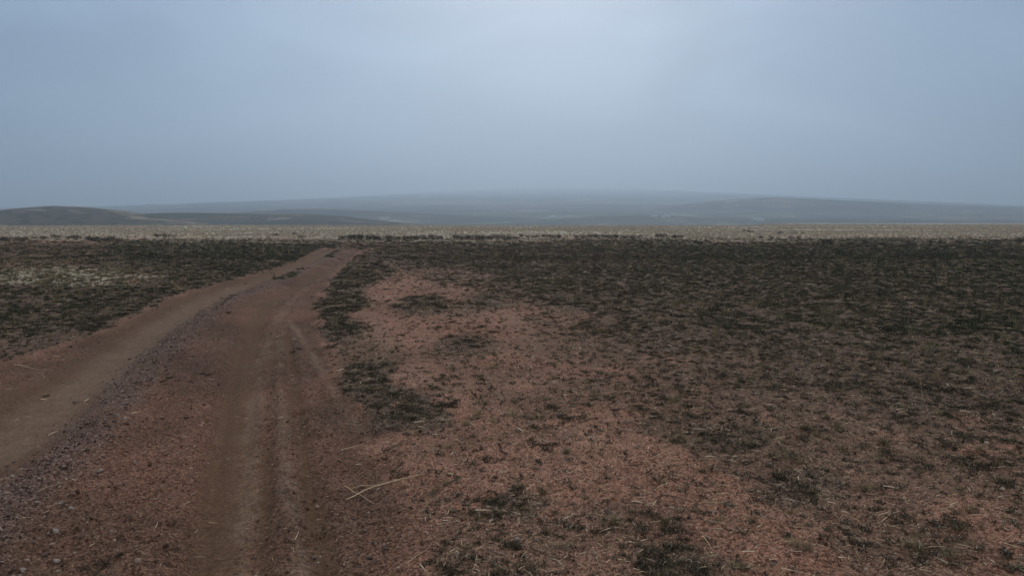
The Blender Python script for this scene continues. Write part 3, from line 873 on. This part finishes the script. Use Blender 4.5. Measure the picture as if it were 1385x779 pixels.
# dry tufts that show singly
TUFT = [(912,597,40),(926,600,26),(694,562,36),(656,546,22),(648,560,24),(726,563,28),(834,524,22),(722,520,18),(630,574,24),(952,478,18),(830,710,44),(756,742,36),(1078,738,44),(1092,742,34),(1228,738,38),(1244,744,34),
        (990,768,40),(735,668,30),(1195,602,34),(1164,566,22),(950,556,24),(892,492,18),(1268,560,26),(1366,612,30),(666,572,20),(806,540,20),(1360,462,26),(1358,456,18),(1270,430,16),(1250,475,20),(1104,446,16),(884,470,14),
        (792,480,16),(1020,512,20),(1382,770,30),(630,742,24),(1090,520,20),(920,536,20),(860,446,14),(1180,480,16),(706,452,14),(1300,505,22),(590,660,26),(1140,640,24),(1310,690,28)]
items = []
for k, (u_, v_, wd_) in enumerate(TUFT):
    x_, y_ = gp(u_, v_); s_ = wd_ / FPX * y_ / 1.5
    o = put('dry_grass_tuft', MESH['tuft'][k % 5], x_, y_, s_, s_ * random.uniform(.45, .75), random.uniform(0, 6), 'grass tuft', 'single dry grass tufts')
    items.append((o, u_, v_, s_))
label_all(items, 'pale grass tuft', lambda it, med: 'wide' if it[3] > med else 'short')

# taller standing wisps against the far ground
WISP = [(775,368,22),(740,362,16),(690,358,14),(812,336,14),(818,337,13),(824,336,15),(830,337,12),(836,336,14),(842,337,12),(356,342,12),(364,341,13),(372,342,12),(384,341,12),(396,340,13),(408,341,11),
        (1176,392,14),(1374,446,20),(1252,404,12),(1064,380,12),(592,366,12),(700,420,14),(640,372,10),(930,372,12),(560,340,9),(1100,356,10),(1290,376,12),(160,352,10),(90,360,12),(270,352,10),(20,356,11)]
items = []
for k, (u_, v_, h_) in enumerate(WISP):
    x_, y_ = gp(u_, v_); s_ = h_ / FPX * y_
    o = put('grass_wisp', MESH['wisp'][k % 3], x_, y_, s_ * .9, s_, random.uniform(0, 6), 'grass tuft', 'thin upright grass wisps')
    items.append((o, u_, v_, s_))
label_all(items, 'upright grass wisp', lambda it, med: 'tall' if it[3] > med else 'small')

# straws: thin bent tubes lying on the ground
def straw(pts, rad=.0022, lift=.004, group='long straws lying on the earth', name='straw', mat=None, mid=True):
    P = []
    for (u_, v_) in pts:
        x_, y_ = gp(u_, v_); P.append(np.array([x_, y_]))
    Q = []
    for i in range(len(P) - 1):
        for s in (0, .33, .66): Q.append(P[i] * (1 - s) + P[i + 1] * s)
    Q.append(P[-1]); Q = np.array(Q)
    L_ = np.hypot(*(Q[-1] - Q[0])); Q[1:-1] += RNG.normal(0, .006 * L_, Q[1:-1].shape)
    zz = Hm(Q[:, 0], Q[:, 1]); k = np.linspace(0, 1, len(Q)); base = zz[0] * (1 - k) + zz[-1] * k
    zz = np.maximum(zz, base) + lift + rad + .03 * L_ * np.sin(k * math.pi) * RNG.uniform(0, .6)
    V = []; F = []; S = []; m = len(Q)
    for i in range(m):
        d = Q[min(i + 1, m - 1)] - Q[max(i - 1, 0)]; d = d / np.linalg.norm(d); nrm = np.array([-d[1], d[0]])
        r = rad * (1.15 - .75 * k[i])
        for j in range(5):
            a = j * 2 * math.pi / 5
            V.append((Q[i, 0] + nrm[0] * math.cos(a) * r, Q[i, 1] + nrm[1] * math.cos(a) * r, zz[i] + math.sin(a) * r))
    c = np.array(V).mean(0)
    for i in range(m - 1):
        for j in range(5):
            F += [i * 5 + j, i * 5 + (j + 1) % 5, (i + 1) * 5 + (j + 1) % 5, (i + 1) * 5 + j]; S.append(4)
    F += [4, 3, 2, 1, 0]; S.append(5); F += [(m - 1) * 5 + j for j in range(5)]; S.append(5)
    V = np.array(V); c[2] = V[:, 2].min(); V = V - c
    me = mesh_np(name, V, F, S, [mat or M_STRAW], leaf=np.tile((random.random() * .6, random.random(), 0, 1), (len(V), 1)), smooth=True)
    o = link(bpy.data.objects.new(name, me)); o.location = c
    tag(o, cat='twig' if name == 'twig' else 'straw', group=group)
    return o


M_TWIG = plant_material("dark_twig", (.10, .07, .055), (.14, .10, .08), (.14, .10, .08))
o = straw([(468, 662), (505, 652), (535, 647), (570, 642)], .0027); o['label'] = 'long pale straw beside the road, the lower of the crossed pair'
o = straw([(476, 648), (510, 648), (548, 645), (572, 642)], .0024); o['label'] = 'long level straw lying across the top of the crossed straws'
o = straw([(466, 646), (478, 656), (506, 672)], .0020); o['label'] = 'thin straw slanting down through the left end of the crossed straws'
o = straw([(562, 642), (575, 629)], .0016); o['label'] = 'short thin straw pointing up from the right end of the crossed straws'
o = straw([(892, 669), (915, 674), (933, 680), (949, 679)], .0030, name='twig', mat=M_TWIG); o['label'] = 'dark bent twig joining the straws below the bare hollow'
o = straw([(98, 531), (104, 533), (113, 532)], .008, name='twig', mat=M_TWIG); o['label'] = 'short dark stick lying on the pale left wheel track'
ST = [[(461,601),(490,594)],[(399,723),(404,708)],[(884,664),(906,655)],[(913,658),(928,659)],[(873,666),(892,670)],[(951,677),(975,673),(1002,669)],[(949,680),(997,683)],[(1011,664),(1030,665)],
      [(888,628),(914,627)],[(928,602),(944,607)],[(1037,622),(1048,622)],[(902,714),(910,707)],[(950,727),(958,735),(964,743)],[(1057,771),(1098,780)],[(839,534),(848,528)],[(810,720),(845,713)],
      [(730,642),(744,640)],[(1192,708),(1203,698),(1217,696)],[(46,668),(76,656),(105,646)],[(18,487),(50,493)],[(615,409),(634,410)],[(591,431),(623,429)],[(572,453),(582,453)],[(580,430),(591,427)],
      [(442,491),(451,491)],[(549,757),(564,748),(578,742)],[(520,723),(541,702)],[(735,514),(746,513)],[(466,566),(484,564)],[(584,519),(602,517)],[(1290,617),(1300,617)],[(610,544),(622,542)],
      [(1340,634),(1368,633)],[(723,736),(735,742)],[(618,620),(634,626)],[(505,655),(508,655)][:0] or [(586,478),(600,476)]]
items = []
for pts in ST:
    o = straw(pts, random.uniform(.0015, .0024)); u_ = sum(p[0] for p in pts) / len(pts); v_ = sum(p[1] for p in pts) / len(pts)
    a = gp(*pts[0]); b_ = gp(*pts[-1]); items.append((o, u_, v_, math.dist(a, b_)))
label_all(items, 'pale straw', lambda it, med: 'long' if it[3] > med else 'short')

# stones that show singly
BS = [big_stone_mesh('loose_stone', 300 + i, M_STONE) for i in range(6)]
STN = [(521,731,12),(493,702,7),(505,720,7),(525,706,8),(507,749,9),(699,732,8),(724,733,7),(1043,630,8),(1045,764,9),(1281,667,8),(1117,698,10),(1366,575,7),(14,472,8),(219,400,5),(232,402,4),(200,415,4),(213,415,4),
       (422,400,4),(429,436,4),(465,387,3),(76,745,11),(82,676,9),(61,641,7),(53,648,6),(27,620,3),(451,635,4),(326,717,5),(413,723,4),(333,592,5),(291,595,4),(96,678,8),(44,727,8),(60,738,9),(12,700,9),(30,760,10),
       (410,662,7),(424,732,9),(430,740,7),(500,744,8),(484,738,6),(318,746,6),(345,748,6),(458,614,5),(399,645,5),(540,716,6),(478,686,6),(1300,712,7),(1240,735,6),(860,748,6),(772,764,6),(980,640,5),(640,745,6),(106,588,6),(120,600,6),(90,610,7),(150,560,5),(170,545,5),(66,630,7),(300,406,4),(310,402,4)]
items = []
for k, (u_, v_, wd_) in enumerate(STN):
    x_, y_ = gp(u_, v_); s_ = wd_ / FPX * math.hypot(y_, CAMH)
    o = put('loose_stone', BS[k % 6], x_, y_, s_, s_ * random.uniform(.8, 1.1), random.uniform(0, 6), 'stone', 'loose stones on the ground', (random.uniform(-.2, .2), random.uniform(-.2, .2)), dz=s_ * .12)
    items.append((o, u_, v_, s_))
label_all(items, 'loose stone', lambda it, med: 'large' if it[3] > med else 'small')

# ------------------------------------------------------------------ bushes of the far rows
def bush_mesh(seed, nl=260):
    r = np.random.default_rng(seed); k = r.integers(5, 9)
    c = np.stack([r.uniform(-.62, .62, k), r.uniform(-.4, .4, k), r.uniform(.30, .62, k)], 1); rr = r.uniform(.24, .42, k)

    def fn(i, q):
        j = q.integers(0, k); d = q.normal(size=3); d /= np.linalg.norm(d); d[2] = d[2] * .85
        p = c[j] + d * rr[j] * q.uniform(.55, 1.08); p[2] = max(.02, p[2])
        e = d * .10 + q.normal(size=3) * .06
        return p, p + e, .05 * q.uniform(.6, 1.6), p + e * .5 + q.normal(size=3) * .012, q.uniform(0, 1), q.uniform(0, 1)
    V, F, S, Lf = blades(nl, fn, seed + 1)

    def tw(i, q):
        j = i % k; a = q.uniform(0, 6.28)
        b = np.array([math.cos(a) * .05, math.sin(a) * .05, -.05]); t_ = c[j] + q.normal(size=3) * .15
        return b, t_, .03, (b + t_) / 2 + q.normal(size=3) * .03, .2, .3
    V2, F2, S2, L2 = blades(14, tw, seed + 2)
    return mesh_np('bush', np.concatenate([V, V2]), list(F) + [f + len(V) for f in F2], list(S) + list(S2), [M_BUSH], leaf=np.concatenate([Lf, L2]))


BM = [bush_mesh(400 + i, 420) for i in range(6)]
BUSH = []
r_ = np.random.default_rng(5)
for a, b_ in ((466, 598), (618, 692)):
    u_ = a
    while u_ < b_:
        BUSH.append((u_, 324.6 + r_.uniform(-.8, .8), r_.uniform(11, 17), r_.uniform(4.8, 7.4), 'c')); u_ += r_.uniform(7, 11)
for (u_, v_, wd_, h_) in [(697,324,6,4),(701,325,6,4),(706,321.5,8,5),(714,321.5,7,3),(722,321.5,6,3.2),(727,321.5,6,3.2),(738,322,12,4.5),(748,322,9,4),(757,322,11,4.6),(780,322.5,9,4.5),(790,323.5,13,5.6),(801,322,11,4.8),
          (810,323.2,14,6.2),(824,323.4,13,5.8),(834,323.2,14,5.8),(845,323.4,13,5),(856,323.4,14,4.8),(866,322.4,7,4),(896,322.4,17,6),(914,322.6,14,4.6),(879,328,7,3)]:
    BUSH.append((u_, v_, wd_, h_, 'm'))
for (u_, v_, wd_, h_) in [(921,322.4,10,4),(957,327.5,10,3),(940,328,8,2.6),(1009,313.6,9,2.8),(1016,314.6,9,2.6),(1055,316.6,13,3.4),(1074,316.4,12,2.2),(1030,322.6,9,3.6),(1044,322.6,7,3),(1070,322.4,7,3.4),(1081,323,6,3.8),(1086,317,4,3),
          (1116,330,13,6.5),(1124,331,9,5),(1150,331,9,4),(1172,331.5,14,4.4),(1193,331.5,12,4),(1230,328.5,11,4),(1246,328,9,3.6),(1258,328.6,9,4),(1272,329,8,4.4),(1298,329.6,11,4.8),(1345,333.5,14,4.4),(1380,327.6,14,5)]:
    BUSH.append((u_, v_, wd_, h_, 'r'))
for (u_, v_, wd_, h_) in [(10,326.5,20,6),(0,326,14,5.6),(28,327,17,6.4),(48,323.4,10,3.4),(60,323.6,14,4.4),(76,322.6,13,5.4),(92,323.6,8,4),(104,323.6,15,6.2),(120,324,9,4.4),(133,327,22,7),(124,326,14,5.4),(150,324.4,10,5),(160,326.4,14,4.4),(148,327,16,5),
          (213,321,10,4.4),(225,321,13,5),(236,321,7,2.6),(197,325.4,8,3),(227,330.4,8,4),(340,325,7,3),(375,319,12,2.4),(398,317.6,7,2.6),(408,322,10,3.8),(88,329,7,2.6),(48,327.6,10,2.6)]:
    BUSH.append((u_, v_, wd_, h_, 'l'))
BUSH.sort(key=lambda b: b[0])
names = {'c': 'in the row beyond the road bend', 'm': 'in the broken row mid plain', 'r': 'on the plain at the right', 'l': 'on the plain left of the road'}
cnt = {}; tot = {k: sum(1 for b in BUSH if b[4] == k) for k in names}
BO = []
WORDS = ORD + ['seventeenth', 'eighteenth', 'nineteenth', 'twentieth', 'twenty-first', 'twenty-second', 'twenty-third', 'twenty-fourth', 'twenty-fifth', 'twenty-sixth', 'twenty-seventh', 'twenty-eighth', 'twenty-ninth', 'thirtieth']
for k, (u_, v_, wd_, h_, g_) in enumerate(BUSH):
    x_, y_ = gp(u_, v_); o = link(bpy.data.objects.new('bush', BM[k % 6])); z_ = float(Hm(np.array([x_]), np.array([y_]))[0])
    o.location = (x_, y_, z_); sw = wd_ / FPX * y_ / 1.5; o.scale = (sw, sw * .8, h_ / FPX * y_ / .80); o.rotation_euler = (0, 0, random.uniform(-.4, .4) + (math.pi if k % 2 else 0))
    i = cnt.get(g_, 0); cnt[g_] = i + 1
    side = WORDS[i] + ' from the left' if i <= tot[g_] // 2 else (WORDS[tot[g_] - 1 - i] + ' from the right')
    if i == tot[g_] - 1: side = 'rightmost'
    if i == 0: side = 'leftmost'
    tag(o, 'dark low bush %s, %s' % (names[g_], side.replace('from the', 'from')), 'bush', {'c': 'bushes in the row beyond the road bend', 'm': 'bushes in the broken middle row', 'r': 'bushes on the right plain', 'l': 'bushes on the left plain'}[g_])

# ------------------------------------------------------------------ far bushes / trees on the ridges, farm houses
def on_hill(Gd, u, v):
    """first point of the hill surface met by the sight line through a photo pixel"""
    X, Y, Z = Gd; U, Vv = px_of(X, Y, Z)
    nr = X.shape[0] * 2 // 3
    d = (U[:nr] - u) ** 2 + ((Vv[:nr] - v) * 3) ** 2
    i = np.unravel_index(np.argmin(d), d.shape)
    return float(X[i]), float(Y[i]), float(Z[i])


def tree_parts(seed):
    cr = bush_mesh(seed, 120); cr.name = 'crown'
    r = np.random.default_rng(seed)
    V = []; F = []; S = []
    for zz, rd in ((-.1, .07), (.35, .045)):
        for j in range(6): V.append((math.cos(j) * rd, math.sin(j) * rd, zz))
    for j in range(6): F += [j, (j + 1) % 6, 6 + (j + 1) % 6, 6 + j]; S.append(4)
    tr = mesh_np('trunk', np.array(V), F, S, [M_TWIG], leaf=np.tile((.1, .3, 0, 1), (12, 1)))
    return cr, tr


TP = [tree_parts(500 + i) for i in range(3)]
FT = [(340,297.4,5,G2),(344,299,4,G2),(353,295,6,G2),(357,296,6,G2),(361,295,4,G2),(337,300,3,G2),(368,298,3,G2),(300,292,3,G2),(206,296,4,G2),(215,297,4,G2),(222,294,3,G2),(232,298,3,G2),(196,299,3,G2),(72,279.4,3,G1),(30,292,3,G1),(882,295,3,G4b),(910,295,5,G4b),(906,296,4,G4b),(752,294.5,3,G4b),(1030,299,3,G4b)]
FT.sort(key=lambda q: q[0])
FL = ['lone far bush on the flank of the rounded hill', 'tiny bush standing on top of the rounded hill'] 
for k, (u_, v_, wd_, Gd) in enumerate(FT):
    x_, y_, z_ = on_hill(Gd, u_, v_)
    e = link(bpy.data.objects.new('tree', None)); e.location = (x_, y_, z_); s_ = wd_ / FPX * y_ / 1.7
    e.scale = (s_, s_, s_ * .8); e.rotation_euler = (0, 0, random.uniform(0, 6)); e.empty_display_size = .1
    cr, tr = TP[k % 3]
    c = link(bpy.data.objects.new('crown', cr)); c.parent = e
    c = link(bpy.data.objects.new('trunk', tr)); c.parent = e
    if k < 2: lab = FL[k]
    elif u_ < 250: lab = 'dark tree speck, ' + WORDS[k - 2] + ' from left, near end of the scrubby ridge'
    elif u_ < 320: lab = 'lone tree speck high on the scrubby ridge'
    elif u_ < 400: lab = WORDS[k - 8] + ' from left in the tree clump on the scrubby ridge'
    elif u_ < 800: lab = 'lone tree speck below the leftmost far farm house'
    else: lab = {882: 'tree speck before the first of the paired farm houses', 906: 'smaller tree speck beside the dark tree by the paired farm houses', 910: 'dark tree rising beside the second of the paired farm houses', 1030: 'tree speck beside the rightmost far farm house'}[u_]
    tag(e, lab, 'tree', 'far trees on the ridges')

M_WALL = flat_mat('limewash', (.72, .70, .66)); M_ROOF = flat_mat('tin_roof', (.42, .42, .42), .5); M_DARK = flat_mat('window_glass', (.04, .045, .05), .3); M_DOOR = flat_mat('painted_door', (.16, .11, .08))


def box(name, mat, c, s):
    v = [(c[0] + sx * s[0] / 2, c[1] + sy * s[1] / 2, c[2] + sz * s[2] / 2) for sx in (-1, 1) for sy in (-1, 1) for sz in (-1, 1)]
    f = [0, 1, 3, 2, 4, 6, 7, 5, 0, 4, 5, 1, 2, 3, 7, 6, 0, 2, 6, 4, 1, 5, 7, 3]
    return mesh_np(name, np.array(v), f, [4] * 6, [mat])


def gable(name, mat, w_, d_, z0, h_):
    a, b_ = w_ / 2 + .4, d_ / 2 + .5
    v = [(-a, -b_, z0), (a, -b_, z0), (a, b_, z0), (-a, b_, z0), (-a, 0, z0 + h_), (a, 0, z0 + h_)]
    return mesh_np(name, np.array(v), [0, 1, 5, 4, 2, 3, 4, 5, 0, 4, 3, 1, 2, 5, 0, 3, 2, 1], [4, 4, 3, 3, 4], [mat])


hw = box('wall', M_WALL, (0, 0, 1.4), (11, 6, 3.2)); hr = gable('roof', M_ROOF, 11, 6, 3.0, 1.6)
hwin = box('window', M_DARK, (0, -3.03, 1.7), (1.2, .08, 1.1)); hdoor = box('door', M_DOOR, (0, -3.03, 1.05), (1.0, .08, 2.1))
for (u_, v_, sc_, lab) in ((745, 293.6, 1.1, 'far pale farm house at the middle of the low dark ridge'), (884, 294.4, .8, 'first of the paired tiny white farm houses on the dark ridge'), (903, 294.6, 1.0, 'second of the paired white farm houses, beside the dark tree'),
                           (1022, 299, 1.0, 'tiny white farm house near the foot of the broad hill'), (1029, 299.6, .8, 'small white shed just right of the foothill farm house')):
    x_, y_, z_ = on_hill(G4b, u_, v_)
    e = link(bpy.data.objects.new('farm_house', None)); e.location = (x_, y_, z_); e.scale = (sc_,) * 3; e.rotation_euler = (0, 0, random.uniform(-.4, .4)); e.empty_display_size = .1
    for nm, me, xo in (('wall', hw, 0), ('roof', hr, 0), ('door', hdoor, 0), ('window', hwin, -3.2), ('window', hwin, 3.2)):
        c = link(bpy.data.objects.new(nm, me)); c.parent = e; c.location = (xo, 0, 0)
    tag(e, lab, 'house', 'far farm houses')

# ================================================================== haze
HZ = 420.0
m = bpy.data.materials.new('haze'); m.use_nodes = True; t = m.node_tree; t.nodes.clear()
o_ = t.nodes.new('ShaderNodeOutputMaterial'); pv = t.nodes.new('ShaderNodeVolumePrincipled')
pv.inputs['Color'].default_value = (.76, .885, 1.0, 1); pv.inputs['Density'].default_value = .00056; pv.inputs['Anisotropy'].default_value = .68
t.links.new(pv.outputs['Volume'], o_.inputs['Volume'])
hz = link(bpy.data.objects.new('haze', box('haze', m, (0, 5000, (HZ - 11) / 2), (29000, 15500, HZ + 11))))
tag(hz, kind='stuff', label='thin grey blue haze lying over the whole plain')
